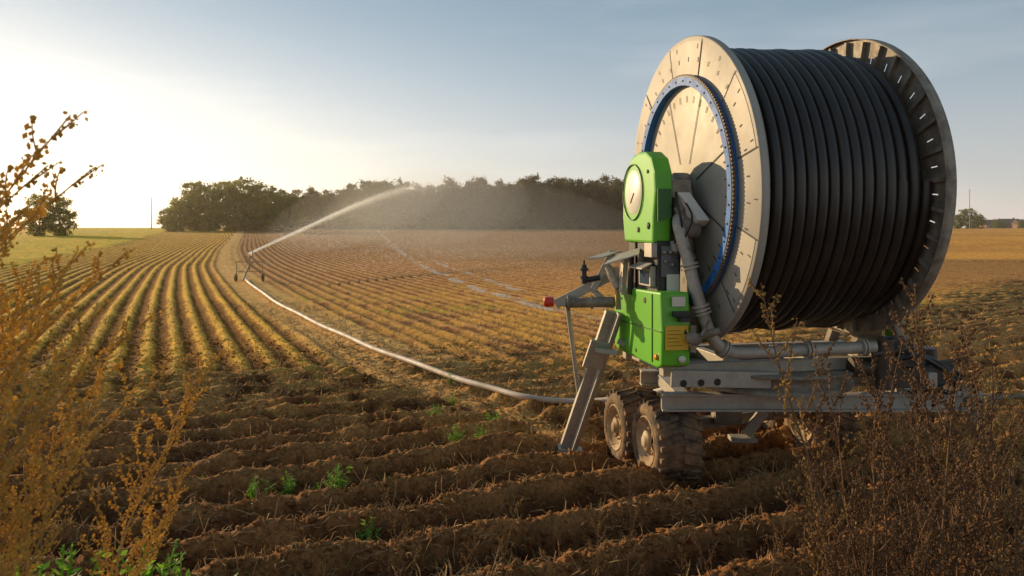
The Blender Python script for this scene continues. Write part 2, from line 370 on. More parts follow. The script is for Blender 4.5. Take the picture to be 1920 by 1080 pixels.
# control section
m = MB(); m.box(Hh(-.36, .15, 2.2), A2*.12, U2*.28, Z*.27, 0); m.box(Hh(-.38, -.32, 2.2), A2*.09, U2*.10, Z*.26, 0)
cb = mp(m, 'control_box', blackp, bevel=.012)
m = MB(); m.box(Hh(-.36, .445, 2.27), A2*.09, U2*.01, Z*.15, 0); mp(m, 'control_panel', mat('grey_panel', (.12, .12, .13), .35), cb)
m = MB(); m.box(Hh(-.33, .457, 2.06), A2*.065, U2*.004, Z*.085, 0); mp(m, 'white_notice', white, cb)
m = MB(); m.box(Hh(-.505, .22, 2.12), A2*.03, U2*.16, Z*.10, 0); m.prism([Hh(-.53, .05, 2.24), Hh(-.53, .42, 2.24), Hh(-.64, .42, 2.19), Hh(-.64, .05, 2.19)], Z*.015)
mp(m, 'display_hood', galv, cb, .004)
m = MB(); m.box(Hh(-.538, .22, 2.11), A2*.003, U2*.12, Z*.07, 0); mp(m, 'display_screen', mat('screen_glass', (.05, .08, .12), .1), cb)
m = MB()
for k, (s, z, r) in enumerate(((-.42, 2.36, .022), (-.36, 2.36, .022), (-.30, 2.37, .03), (-.41, 2.27, .018), (-.34, 2.24, .018))): m.lathe(Hh(s, .455, z), U2, [(0, r), (.03, r), (.03, .001)], 16)
mp(m, 'control_knobs', mat('knob_metal', (.3, .28, .25), .4, .6), cb)
m = MB(); m.box(Hh(-.30, .47, 2.42), A2*.05, U2*.04, Z*.05, 0); m.box(Hh(-.52, .35, 2.38), A2*.03, U2*.10, Z*.07, 0); mp(m, 'control_bracket', galv, cb, .005)
# green lower cabinet
m = MB(); lp = [(-.62, 1.30), (-.66, 1.55), (-.60, 1.96), (.70, 1.99), (.74, 1.62), (.72, 1.30), (.60, 1.26), (-.5, 1.27)]
m.prism([Hh(-.56, u, z) for u, z in lp], A2*.29); lc = mp(m, 'lower_cabinet', green, bevel=.02)
m = MB(); m.bar(Hh(-.565, -.62, 1.60), Hh(-.565, .72, 1.62), .012, .010); m.bar(Hh(-.565, .50, 1.30), Hh(-.565, .50, 1.96), .008, .010, 0, up=U2); mp(m, 'panel_seam', greend, lc)
m = MB(); m.prism([Hh(-.53, .745, 1.45), Hh(-.30, .745, 1.45), Hh(-.30, .745, 1.68), Hh(-.53, .745, 1.68)], U2*.006); mp(m, 'yellow_label', yel, lc)
m = MB()
for i in range(5): m.prism([Hh(-.51, .7525, 1.49+i*.035), Hh(-.36-.02*(i % 3), .7525, 1.49+i*.035), Hh(-.36-.02*(i % 3), .7525, 1.494+i*.035), Hh(-.51, .7525, 1.494+i*.035)], U2*.001)
m.prism([Hh(-.35, .7525, 1.60), Hh(-.31, .7525, 1.60), Hh(-.33, .7525, 1.65)], U2*.001)
mp(m, 'label_print', dark, lc)
m = MB(); m.prism([Hh(-.46, .735, 1.86), Hh(-.33, .735, 1.86), Hh(-.33, .735, 1.95), Hh(-.46, .735, 1.95)], U2*.012); mp(m, 'notice_plate', white, lc)
m = MB(); m.box(Hh(-.38, .77, 1.79), A2*.08, U2*.03, Z*.025); m.box(Hh(-.36, .78, 1.74), A2*.05, U2*.04, Z*.02); m.tube([Hh(-.47, .80, 1.78), Hh(-.28, .82, 1.76)], .012, 8); mp(m, 'latch', blackp, lc)
m = MB(); m.lathe(Hh(-.56, .62, 1.37), A2, [(0, .03), (-.02, .03), (-.02, .001)], 16); mp(m, 'side_marker', orange, lc)
m = MB(); m.lathe(Hh(-.36, .735, 1.36), U2, [(0, .035), (.02, .035), (.02, .001)], 16); mp(m, 'reflector', white, lc)
m = MB(); m.lathe(Hh(-.565, .30, 1.88), A2, [(-.001, .03), (-.001, .001)], 16); m.lathe(Hh(-.565, .05, 1.35), A2, [(-.001, .02), (-.001, .001)], 16); m.box(Hh(-.563, -.45, 1.84), A2*.004, U2*.08, Z*.012); mp(m, 'cabinet_holes', dark, lc)
# gearbox
m = MB(); m.box(Hh(-.24, .25, 2.98), A2*.10, U2*.22, Z*.09); m.box(Hh(-.22, .38, 2.82), A2*.08, U2*.12, Z*.14); m.tube([Hh(-.22, .1, 2.9), Hh(-.22, .45, 2.62)], .07, 12); m.tube([Hh(-.30, .5, 2.60), Hh(-.10, .5, 2.60)], .10, 16)
m.tube([Hh(-.3, .45, 2.75), Hh(-.12, .5, 2.85)], .05, 12); m.tube([Hh(-.26, .55, 2.50), Hh(-.26, .62, 2.40), Hh(-.2, .62, 2.30)], .035, 10)
mp(m, 'gearbox', galvd, bevel=.01)
m = MB()
m.tube(smooth_path([Hh(-.3, .46, 2.95), Hh(-.34, .60, 2.8), Hh(-.3, .6, 2.6), Hh(-.34, .5, 2.45)], 6), .012, 6); m.tube(smooth_path([Hh(-.25, .5, 2.9), Hh(-.22, .66, 2.7), Hh(-.28, .62, 2.5), Hh(-.3, .5, 2.3)], 6), .010, 6)
mp(m, 'control_cable', blackp)
m = MB(); c0 = P(1297, 392, 7.75); t = (Vector((.5, -.3, -.8))).normalized(); sd = A2; up = t.cross(sd).normalized(); m.box(c0, t*.17, sd*.06, up*.06); m.box(c0-up*.065, t*.15, sd*.05, up*.004, 1); mp(m, 'motor_cover', [white, galvd], bevel=.006)
# supply pipe
m = MB(); pp = smooth_path([Hh(-.20, .35, 2.72), P(1272, 420, 7.72), P(1288, 480, 7.66), P(1305, 545, 7.62), P(1322, 600, 7.60), P(1340, 640, 7.62), P(1372, 660, 7.68), P(1430, 660, 7.72), P(1540, 655, 7.78), P(1640, 650, 7.85)], 8)
m.tube(pp, .060, 16)
def collar(m, p, d, r, h): m.tube([Vector(p)-Vector(d).normalized()*h/2, Vector(p)+Vector(d).normalized()*h/2], r, 16)
for i in (18, 28, 29, 44, 62, 70):
    if i+1 < len(pp): collar(m, pp[i], pp[i+1]-pp[i], .088, .022); collar(m, pp[i]+(pp[i+1]-pp[i]).normalized()*.035, pp[i+1]-pp[i], .088, .02)
sp = mp(m, 'supply_pipe', galv)
m = MB(); m.tube([P(1285, 640, 7.55), P(1350, 620, 7.45)], .035, 10); m.tube([P(1300, 610, 7.5), P(1300, 660, 7.5)], .03, 10); m.lathe(P(1300, 635, 7.45), U2, [(-.05, .06), (.06, .06), (.06, .001)], 14); m.tube([P(1315, 630, 7.4), P(1330, 600, 7.4)], .015, 8)
mp(m, 'valve', galvd, sp)
# chassis
m = MB()
for yy in (8.0, 9.3):
    m.abox((3.05, yy, .930), 3.1, .15, .020); m.abox((3.05, yy, .775), 3.1, .15, .020); m.abox((3.05, yy, .852), 3.1, .05, .136)
for xx in (1.75, 2.5, 3.3, 4.2, 4.55): m.abox((xx, 8.65, .85), .14, 1.15, .12)
m.abox((4.62, 8.0, .83), .03, .3, .34)
mp(m, 'chassis', galv, bevel=.004)
m = MB(); m.lathe((2.75, 8.55, 0), Z, [(.96, .85), (1.0, .85), (1.0, .78), (1.13, .78), (1.13, .9), (1.16, .9), (1.16, .3)], 64); mp(m, 'turntable', galvd)
m = MB()
for u in (-.62, .45): m.bar(Hh(-.45, u, 1.215), Hh(2.25, u, 1.215), .11, .12)
for s in (-.35, .4, 1.3, 2.1): m.bar(Hh(s, -.7, 1.215), Hh(s, .42, 1.215), .10, .10)
m.bar(Hh(-.42, .62, 1.16), Hh(.7, .62, 1.10), .03, .16)
mp(m, 'reel_frame', galv, bevel=.006)
m = MB()
for s in (-.3, -.12, .05): m.lathe(Hh(s, .64, 1.11), U2, [(0, .035), (.002, .001)], 16)
mp(m, 'frame_holes', dark)
# wheels
def wheel(c, r=.445, w=.44, lab=None):
    m = MB(); c = Vector(c)
    m.lathe(c, A2, [(.03, .02), (.0, .10), (-.02, .11), (-.02, .07), (-.05, .06), (-.05, .001)], 24)
    m.lathe(c, A2, [(.05, .02), (.05, .16), (.03, .20), (-.005, .225), (-.02, .245), (-.035, .25), (-.03, .262), (.0, .262)], 40)
    for i in range(8): a = i*math.pi/4; m.lathe(c+(U2*math.cos(a)+Z*math.sin(a))*.135, A2, [(.0, .012), (.06, .012)], 6); m.lathe(c+(U2*math.cos(a)+Z*math.sin(a))*.135, A2, [(.0, .001), (.0, .012)], 6)
    w0 = mp(m, 'wheel', rimm, label=lab)
    m = MB(); rr = r-.03
    m.lathe(c, A2, [(.02, .25), (-.03, .27), (-.045, .32), (-.035, rr-.05), (.0, rr-.015), (.05, rr), (w-.08, rr), (w-.03, rr-.02), (w, rr-.06), (w+.01, .32), (w-.02, .25)], 72)
    for i in range(22):
        for sgn in (0, 1):
            a0 = (i+.5*sgn)*2*math.pi/22; q = []
            for (f, da) in ((0, .0), (.48, .16)):
                s = (-.02+f*(w+.02)) if sgn == 0 else (w+.0-f*(w+.02)+.0)
                q.append((s, a0+da))
            (s0, b0), (s1, b1) = q
            def tp(s, a, r_): return c+A2*s+(U2*math.cos(a)+Z*math.sin(a))*r_
            vs = [tp(s0, b0, rr-.07), tp(s0, b0+.12, rr-.07), tp(s1, b1+.12, rr-.01), tp(s1, b1, rr-.01), tp(s0, b0, r-.02), tp(s0, b0+.11, r-.02), tp(s1, b1+.10, r), tp(s1, b1, r)]
            m.add(vs, [(0, 1, 2, 3), (4, 5, 6, 7), (0, 1, 5, 4), (1, 2, 6, 5), (2, 3, 7, 6), (3, 0, 4, 7)])
    mp(m, 'tyre', rub, w0)
wheel((1.40, 8.2, .40), lab='front wheel of the near pair, muddy tyre'); wheel((1.21, 9.18, .30)); wheel((3.42, 9.35, .34)); wheel((3.25, 10.3, .34))
m = MB()
for s in (0, 1.9):
    b0 = Vector((1.72, 8.2, .42))+A2*s; b1 = Vector((1.55, 9.18, .34))+A2*s
    if s: b0 = Vector((3.62, 9.3, .39)); b1 = Vector((3.5, 10.25, .39))
    m.bar(b0, b1, .1, .14)
m.bar((1.7, 8.7, .42), (3.6, 9.6, .42), .12, .12); m.bar((2.4, 8.9, .42), (2.4, 8.9, .75), .3, .2, 0, up=(0, 1, 0)); m.bar((3.2, 9.3, .42), (3.2, 9.3, .75), .3, .2, 0, up=(0, 1, 0))
mp(m, 'axle', galvd, bevel=.01)
# stabiliser legs
m = MB(); a_ = P(1152, 585, 8.55); b_ = P(1066, 838, 9.1); m.bar(a_, b_, .20, .06, 0, up=U2)
m.bar(a_+Vector((.03, -.12, 0)), b_+Vector((.03, -.12, 0)), .02, .08, 0, up=U2)
m.bar(P(1118, 655, 8.5), P(1160, 662, 8.4), .10, .05); m.bar(P(1108, 690, 8.6), P(1125, 640, 8.5), .2, .04, 0, up=U2)
m.box(b_+Vector((.02, 0, -.03)), Vector((.14, 0, -.02)), Vector((0, .12, 0)), Vector((0, 0, .02)))
m.bar(P(1160, 640, 8.5), Hh(-.2, -.3, 1.22), .08, .06)
mp(m, 'stabiliser_leg', galv, bevel=.006)
m = MB(); m.bar(P(1432, 772, 8.9), P(1398, 815, 8.9), .12, .05, 0, up=(0, 1, 0)); m.abox(P(1392, 822, 8.9), .28, .2, .05); mp(m, 'stabiliser_leg', galv, bevel=.006)
m = MB(); m.tube([P(1062, 558, 8.75), P(1086, 742, 8.9)], .026, 10); m.tube([P(1062, 560, 8.7), P(1062, 575, 8.7)], .04, 10); mp(m, 'strut', galv)
# lifting arm group
m = MB(); m.bar(P(1042, 570, 8.75), P(1140, 520, 8.65), .10, .10); m.bar(P(1112, 545, 8.6), P(1150, 470, 8.55), .05, .07); m.bar(P(1095, 530, 8.7), P(1150, 575, 8.5), .04, .05)
m.tube([P(1140, 500, 8.5), P(1160, 540, 8.4)], .04, 10)
la = mp(m, 'lifting_arm', galv, bevel=.006)
m = MB(); m.lathe(P(1028, 566, 8.75), Vector((-1, 0, 0)), [(-.06, .05), (.02, .06), (.05, .045), (.05, .001)], 16); mp(m, 'red_cap', red, la)
m = MB(); m.tube([P(1062, 568, 8.6), P(1152, 566, 8.45)], .055, 14); collar(m, P(1066, 568, 8.6), (1, 0, 0), .085, .03); collar(m, P(1110, 567, 8.53), (1, 0, 0), .07, .02); mp(m, 'hydraulic_cylinder', galvd, la)
m = MB(); m.tube([P(1095, 532, 8.6), P(1095, 496, 8.6)], .03, 10); collar(m, P(1095, 505, 8.6), Z, .05, .03); collar(m, P(1095, 520, 8.6), Z, .045, .03); m.tube([P(1095, 496, 8.6), P(1095, 488, 8.6)], .012, 8); m.tube([P(1095, 526, 8.6), P(1125, 520, 8.55)], .03, 10); mp(m, 'valve', blackp, la)
m = MB(); m.prism([P(1132, 498, 8.1), P(1198, 478, 8.0), P(1200, 466, 8.3), P(1145, 484, 8.4)], Vector((0, 0, .012))); m.prism([P(1100, 486, 8.4), P(1130, 484, 8.3), P(1165, 472, 8.5), P(1140, 474, 8.6)], Vector((0, 0, .012)))
mp(m, 'tilted_plate', galv, la)
m = MB(); m.bar(P(1172, 480, 8.3), P(1166, 552, 8.3), .05, .08, 0, up=U2); m.bar(P(1184, 470, 8.3), P(1182, 552, 8.3), .03, .1, 1, up=U2); m.bar(P(1155, 500, 8.45), P(1160, 580, 8.45), .04, .06, 0, up=U2); mp(m, 'upright_bracket', [galv, blackp])
m = MB(); m.abox(P(1155, 560, 8.35), .012, .05, .16); mp(m, 'yellow_label', yel)
# pump side
m = MB(); m.abox((4.05, 8.05, 1.12), .5, .35, .22); m.abox((3.85, 8.0, 1.35), .25, .25, .3); m.tube([(3.4, 8.0, 1.2), (4.4, 8.0, 1.15)], .1, 14); m.tube([(3.7, 7.9, 1.0), (3.7, 7.9, 1.5)], .09, 14); m.tube([(4.3, 8.3, 1.0), (4.3, 8.3, 1.35)], .12, 14); m.tube([(3.55, 7.85, 1.35), (3.95, 7.85, 1.42)], .03, 8); m.tube([(4.1, 7.88, 1.25), (4.5, 7.9, 1.3)], .02, 8)
mp(m, 'hydraulic_unit', mat('oily_steel', (.10, .075, .055), .5, .2, col2=(.05, .035, .025), nscale=7), bevel=.01)
m = MB(); m.box((4.10, 8.5, 1.5), Vector((.07, 0, 0)), Vector((0, .12, 0)), Vector((0, 0, .16))); mp(m, 'green_cover', green, bevel=.02)
m = MB(); m.abox((4.12, 7.84, 1.1), .09, .1, .16); mp(m, 'filter_housing', galv, bevel=.01)
m = MB()
for k in range(3):
    o = k*.06; m.tube(smooth_path([(3.6+o, 7.9, 1.2+.03*k), (3.85+o, 7.85-.02*k, 1.34), (4.15+o, 7.88, 1.30-.05*k), (4.4+o*.5, 7.9, 1.12), (4.35-.2*k, 7.88, .98), (4.15, 7.9, 1.0)], 8), .018 if k % 2 else .024, 8)
mp(m, 'hydraulic_hose', blackp)
m = MB(); m.tube([(4.6, 8.1, .86), (7.0, 8.5, .86)], .024, 12); m.bar((4.6, 8.5, .8), (5.2, 8.55, .76), .08, .10); mp(m, 'drawbar', galvd)
# ------------------------------------------------------------------ hose to the cart
m = MB(); hp = []
for (px, py, Y) in ((1440, 655, 9.75), (1330, 705, 9.9), (1262, 726, 10.3), (1180, 745, 10.9), (1080, 753, 11.4)): hp.append(P(px, py, Y))
for (px, py) in ((990, 745), (920, 727), (850, 707), (775, 679), (700, 653), (650, 630), (600, 609), (560, 588), (520, 568), (492, 548), (468, 531), (458, 521)):
    Y = (2.6-.14)*F/(py-427); hp.append(P(px, py, Y))
hps = smooth_path(hp, 6); m.tube(hps, [.036+.0002*i for i in range(len(hps))], 12)
o = m.build('irrigation_hose', hosem); tag(o, 'long pale hose curving over the field from the reel machine to the sprinkler cart', 'hose')
# ------------------------------------------------------------------ sprinkler cart
K = Vector((-12.6, 38.2, 0)); cart = empty('sprinkler_cart', K); tag(cart, 'small wheeled metal cart carrying the water gun on the track between crop rows', 'sprinkler cart')
fr_ = mat('cart_metal', (.42, .30, .16), .5, .2)
m = MB()
for x in (-.62, .62):
    m.tube([K+Vector((x, 0, .2)), K+Vector((x, 0, .98))], .02, 8); m.tube([K+Vector((x, 0, .3)), K+Vector((x*.2, 0, .8))], .015, 8)
m.tube([K+Vector((-.68, 0, .96)), K+Vector((.68, 0, .96))], .022, 8); m.tube([K+Vector((0, -.9, .15)), K+Vector((0, 0, .8)), K+Vector((0, .5, .9))], .045, 8)
m.tube([K+Vector((-.62, 0, .5)), K+Vector((.62, 0, .5))], .015, 8)
mp2 = lambda mb, n, mt, par=cart: mb.build(n, mt, par, K)
mp2(m, 'frame', fr_)
for x in (-.65, .65):
    m = MB(); m.lathe(K+Vector((x, 0, .2)), (1, 0, 0), [(-.03, .13), (-.03, .17), (0, .19), (.03, .17), (.03, .13)], 24, 0, True, True)
    for i in range(6): a = i*math.pi/3; m.tube([K+Vector((x, 0, .2)), K+Vector((x, math.cos(a)*.15, .2+math.sin(a)*.15))], .01, 5)
    mp2(m, 'wheel', rub)
m = MB(); m.tube([K+Vector((0, 0, .6)), K+Vector((0, 0, 1.2))], .04, 10); mp2(m, 'riser', fr_)
noz = P(466, 476, 38.2)
m = MB(); m.tube([K+Vector((0, 0, 1.15)), K+Vector((0.04, .2, 1.2)), noz+Vector((.02, .5, .1))], [.05, .04, .03], 10); m.tube([K+Vector((-.05, -.1, 1.2)), K+Vector((-.2, -.2, 1.25))], .02, 6); mp2(m, 'water_gun', fr_)
# ------------------------------------------------------------------ water
jet = [(466, 475, 38.7), (520, 450, 44), (570, 427, 50), (620, 403.5, 57), (670, 381, 65), (720, 362, 74), (770, 347, 83), (820, 336, 92), (880, 326, 100), (940, 318, 106), (990, 312, 110)]
jp = smooth_path([P(*p) for p in jet], 12)
wm = bpy.data.materials.new('water_spray'); wm.use_nodes = True; N = wm.node_tree.nodes; L = wm.node_tree.links; b = N['Principled BSDF']
b.inputs['Base Color'].default_value = (.97, .96, .94, 1); b.inputs['Roughness'].default_value = .5
t = N.new('ShaderNodeBsdfTranslucent'); t.inputs['Color'].default_value = (1, 1, 1, 1); mx = N.new('ShaderNodeMixShader'); mx.inputs[0].default_value = .75
L.new(b.outputs[0], mx.inputs[1]); L.new(t.outputs[0], mx.inputs[2]); L.new(mx.outputs[0], N['Material Output'].inputs[0])
ws = empty('water_spray', (-12.5, 38.7, 1.3)); tag(ws, 'arc of backlit water shooting from the sprinkler cart and breaking into drifting spray', 'water spray')
wo = Vector((-12.5, 38.7, 1.3))
m = MB(); nj = 40; m.tube(jp[:nj], [.032+.0010*i if i < 24 else max(.006, .056-.0033*(i-24)) for i in range(nj)], 8); m.build('water_jet', wm, ws, wo)
rnd = np.random.RandomState(5)
def tris(name, cen, siz, mt, parent=None, org=(0, 0, 0), stretch=None, quad=False):
    n = len(cen); nrm = rnd.normal(size=(n, 3)); nrm /= np.linalg.norm(nrm, axis=1)[:, None]
    t1 = np.cross(nrm, rnd.normal(size=(n, 3))); t1 /= np.linalg.norm(t1, axis=1)[:, None]; t2 = np.cross(nrm, t1)
    if stretch is not None: t1 = np.array(stretch)[None, :]+rnd.normal(size=(n, 3))*.1
    s = siz[:, None]; cen = cen-np.array(org)[None, :]
    v = np.stack([cen-t1*s, cen+t1*s, cen+t2*s*.5], 1); k = 3
    me = bpy.data.meshes.new(name); me.from_pydata(v.reshape(-1, 3).tolist(), [], np.arange(n*k).reshape(n, k).tolist()); me.materials.append(mt)
    o = bpy.data.objects.new(name, me); C.objects.link(o)
    if parent: o.parent = parent
    return o
JP = np.array([list(p) for p in jp]); n = 56000; J8 = 104
ti = rnd.rand(n)**.9*J8; i0 = ti.astype(int); f = (ti-i0)[:, None]; base = JP[i0]*(1-f)+JP[i0+1]*f
tn = ti/105.; keep = rnd.rand(n) < (1-.96*sst(.45, .98, tn)); spread = (.025+.60*tn**2)[:, None]
cen = base+rnd.normal(size=(n, 3))*spread*np.array([.6, 1, .45]); cen[:, 2] -= np.abs(rnd.normal(size=n))*spread[:, 0]*1.3; cen = cen[keep]; tn = tn[keep]
n = 3000; ti = (86+32*rnd.rand(n)); i0 = ti.astype(int); c2 = JP[i0]+rnd.normal(size=(n, 3))*np.array([.9, 1, .28]); cen = np.concatenate([cen, c2]); tn = np.concatenate([tn, np.full(n, .2)])
o = tris('droplets', cen, .010+.026*rnd.rand(len(cen))*tn+.006, wm, ws, wo); o['kind'] = 'stuff'
n = 130000; ti = (.12+.84*rnd.rand(n)**.8)*J8; i0 = ti.astype(int); base = JP[i0]
cen = base.copy(); fall = rnd.rand(n)**1.35; gust = .5+.5*np.sin(ti*.9)+.4*rnd.rand(n); cen[:, 2] = base[:, 2]*(1-fall)+.1; cen[:, 0] += fall*(rnd.rand(n)*16+gust*6)+rnd.normal(size=n)*.4; cen[:, 1] += rnd.normal(size=n)*3-fall*12*rnd.rand(n)
o = tris('falling_drops', cen, .009+.016*rnd.rand(n), wm, ws, wo, stretch=(.5, 0, -1)); o['kind'] = 'stuff'
def vol(name, dens, col, an):
    v = bpy.data.materials.new(name); v.use_nodes = True; N = v.node_tree.nodes; L = v.node_tree.links; N.remove(N['Principled BSDF'])
    s = N.new('ShaderNodeVolumeScatter'); s.inputs['Color'].default_value = (*col, 1); s.inputs['Anisotropy'].default_value = an; s.inputs['Density'].default_value = dens
    L.new(s.outputs[0], N['Material Output'].inputs['Volume']); return v
vmn = vol('fine_mist', .0042, (1, .96, .90), .68)
prof = [(-1+2*i/16, math.sqrt(max(1e-5, 1-(-1+2*i/16)**2))) for i in range(17)]
m = MB(); m.lathe((0, 0, 0), (0, 0, 1), prof, 32)
for (px, py, Y, rx, ry, rz, tl) in ((690, 400, 72, 7.5, 20, 2.4, -22), (810, 392, 80, 10, 20, 4.0, -6), (940, 425, 74, 15, 20, 4.6, 10)):
    o = m.build('mist_cloud', vmn, ws); c = P(px, py, Y); o.location = c-wo; o.scale = (rx, ry, rz); o.rotation_euler = (0, R(tl), 0)
m = MB(); m.abox((-40, 330, 24), 1000, 440, 50); o = m.build('haze', vol('evening_haze', .0008, (1, .84, .64), .6)); tag(o, kind='structure')
# ------------------------------------------------------------------ trees
bark = mat('bark', (.11, .075, .05), .9)
leafA = mat('leaf_olive', (.34, .32, .05), .6, col2=(.14, .16, .035), nscale=.4, transl=.55)
leafB = mat('leaf_dark', (.19, .145, .055), .7, col2=(.085, .07, .03), nscale=.5, transl=.5)
def tree_mesh(seed, h, rw, base, leaf, nc=110, per=42, size=.34):
    rs = np.random.RandomState(seed); cz = (h+base)/2; rz = (h-base)/2
    cs = []
    while len(cs) < nc:
        p = rs.uniform(-1, 1, 3); d = np.linalg.norm(p)
        if d < 1 and d > .35:
            wid = .75+.5*TAB[int((math.atan2(p[1], p[0])+3.2)*8) % 256, (seed*7+int((p[2]+1)*4)) % 256]
            cs.append((p[0]*rw*wid, p[1]*rw*wid, cz+p[2]*rz*(.9+.2*rs.rand())))
    cs = np.array(cs); cen = np.repeat(cs, per, 0)+rs.normal(size=(nc*per, 3))*np.array([.5, .5, .4])*(h/14)
    n = len(cen); nrm = rs.normal(size=(n, 3)); nrm /= np.linalg.norm(nrm, axis=1)[:, None]
    t1 = np.cross(nrm, rs.normal(size=(n, 3))); t1 /= np.linalg.norm(t1, axis=1)[:, None]; t2 = np.cross(nrm, t1); s = (size*(.6+.8*rs.rand(n)))[:, None]
    v = np.stack([cen-t1*s, cen-t2*s*.6, cen+t1*s, cen+t2*s*.6], 1)
    me = bpy.data.meshes.new('crown'); me.from_pydata(v.reshape(-1, 3).tolist(), [], np.arange(n*4).reshape(n, 4).tolist()); me.materials.append(leaf)
    m = MB(); m.tube([(0, 0, -.5), (.1, 0, h*.3), (-.1, .1, h*.6), (0, 0, h*.85)], [.3, .24, .15, .05], 8)
    for k in range(9):
        c = cs[rs.randint(nc)]; z0 = h*(.25+.4*rs.rand()); m.tube([(0, 0, z0), (c[0]*.5, c[1]*.5, (z0+c[2])/2+.4), tuple(c)], [.12, .08, .03], 5)
    me2 = bpy.data.meshes.new('trunk'); me2.from_pydata(m.v, [], m.f); me2.materials.append(bark)
    return me, me2
def place_tree(ms, x, y, z, s, rz, label, group, cat='tree', name='tree', wide=1.0):
    r = empty(name, (x, y, z), rz); r.scale = (s*wide, s*wide, s); tag(r, label, cat, group)
    for nm, me in zip(('crown', 'trunk'), ms):
        o = bpy.data.objects.new(nm, me); C.objects.link(o); o.parent = r
rt = random.Random(11)
TA = [tree_mesh(20+i, 14, 5.0, -1.5, leafA, 130, 46, .32) for i in range(4)]
TB = [tree_mesh(40+i, 15, 3.8, 2.2, leafB, 104, 44, .28) for i in range(5)]
TS = [tree_mesh(60+i, 5, 3.8, -1., leafB, 64, 44, .30) for i in range(2)]
def tz(x, y): return gz(x, y)
def th(top, Y, z0): return (427-top)*Y/F+2.6-z0
for (px, top, Y) in ((318, 386, 196), (338, 366, 200), (366, 338, 205), (398, 343, 202), (430, 336, 208), (460, 335, 204), (490, 345, 206), (518, 350, 200), (542, 364, 198)):
    x = (px-960)*Y/F; z0 = tz(x, Y); h = th(top, Y, z0)
    place_tree(rt.choice(TA), x, Y, z0, h/14, rt.random()*6, 'olive green broadleaf tree in the sunlit clump left of the dark wood', 'trees of the sunlit clump', name='broadleaf_tree', wide=1.12)
px = 560
while px < 1330:
    for row, Y0 in ((0, 240), (1, 258)):
        base_t = 362 if px < 640 else (346 if px < 760 else (354 if px < 830 else 341))
        Y = Y0+rt.uniform(-5, 5); q = px+rt.uniform(-8, 8)+row*9; top = base_t+rt.uniform(-9, 11); x = (q-960)*Y/F; z0 = tz(x, Y); h = th(top, Y, z0)
        place_tree(rt.choice(TB), x, Y, z0, h/15, rt.random()*6, 'dark tall tree standing in the long wood behind the water spray', 'trees of the dark wood', name='woodland_tree', wide=1.05)
    for Y in (236, 266):
        x = (px+5-960)*Y/F
        place_tree(rt.choice(TS), x, Y, tz(x, Y), rt.uniform(1.0, 1.4), rt.random()*6, 'low dark shrub at the foot of the long wood', 'shrubs along the wood edge', 'shrub', 'shrub')
    px += 21
for (px, top, Y) in ((75, 362, 150), (112, 368, 152)):
    x = (px-960)*Y/F; z0 = tz(x, Y); h = th(top, Y, z0)
    place_tree(rt.choice(TA), x, Y, z0, h/14, rt.random()*6, 'lone bushy tree on the skyline at the far left, '+('left half of the pair' if px < 100 else 'right half of the pair'), 'lone trees far left', name='broadleaf_tree')
for i, (px, top, Y) in enumerate(((1796, 402, 300), (1815, 390, 305), (1835, 402, 300), (1868, 411, 380), (1880, 413, 380), (1915, 414, 380))):
    x = (px-960)*Y/F; z0 = tz(x, Y); h = th(top, Y, z0)
    place_tree(rt.choice(TA), x, Y, z0, h/14, rt.random()*6, ('rounded tree near the thin pole at the far right' if i < 3 else 'small distant tree beside the far houses'), ('trees by the right pole' if i < 3 else 'trees by the far houses'), name='broadleaf_tree', wide=1.3)
pm = mat('pole_paint', (.35, .33, .32), .6)
for (px, top, Y, lab) in ((284, 370, 230, 'thin pale pole on the skyline left of the sunlit trees'), (1818, 356, 290, 'thin tall pole rising above the trees at the far right')):
    x = (px-960)*Y/F; z0 = tz(x, Y); h = (427-top)*Y/F+2.6
    m = MB(); m.tube([(x, Y, z0-.3), (x, Y, h)], [.16, .10], 8); m.tube([(x-.5, Y, h-.1), (x+.5, Y, h-.1)], .07, 6)
    o = m.build('pole', pm, None, Vector((x, Y, z0))); o.location = (x, Y, z0); tag(o, lab, 'pole')
brick = mat('brick_wall', (.30, .16, .10), .8); roofm = mat('roof_tile', (.13, .07, .05), .8); wnd = mat('window_glass', (.05, .06, .08), .1)
for i, (px, Y, w, h, lab) in enumerate(((1862, 430, 12, 2.2, 'low brick house with dark roof, leftmost of the far right houses'), (1890, 440, 11, 2.8, 'brick house with steep dark roof, middle of the far right houses'), (1922, 430, 10, 2.4, 'brick house with dark roof, rightmost of the far houses'))):
    x = (px-960)*Y/F; z0 = tz(x, Y)-.2; r = empty('house', (x, Y, z0)); tag(r, lab, 'house')
    m = MB(); m.abox((0, 0, h/2), w, 8, h); m.build('wall', brick, r)
    m = MB(); m.prism([(-w/2-.3, -4.4, h), (-w/2-.3, 4.4, h), (-w/2-.3, 0, h+2.6)], (w+.6, 0, 0)); rf_ = m.build('roof', roofm, r)
    m = MB(); m.abox((w*.3, .5, h+2.5), .7, .7, 1.6); m.build('chimney', brick, rf_)
    for k in (-.3, 0, .3): m = MB(); m.abox((w*k, -4.02, h*.55), 1.2, .05, 1.2); m.build('window', wnd, r)
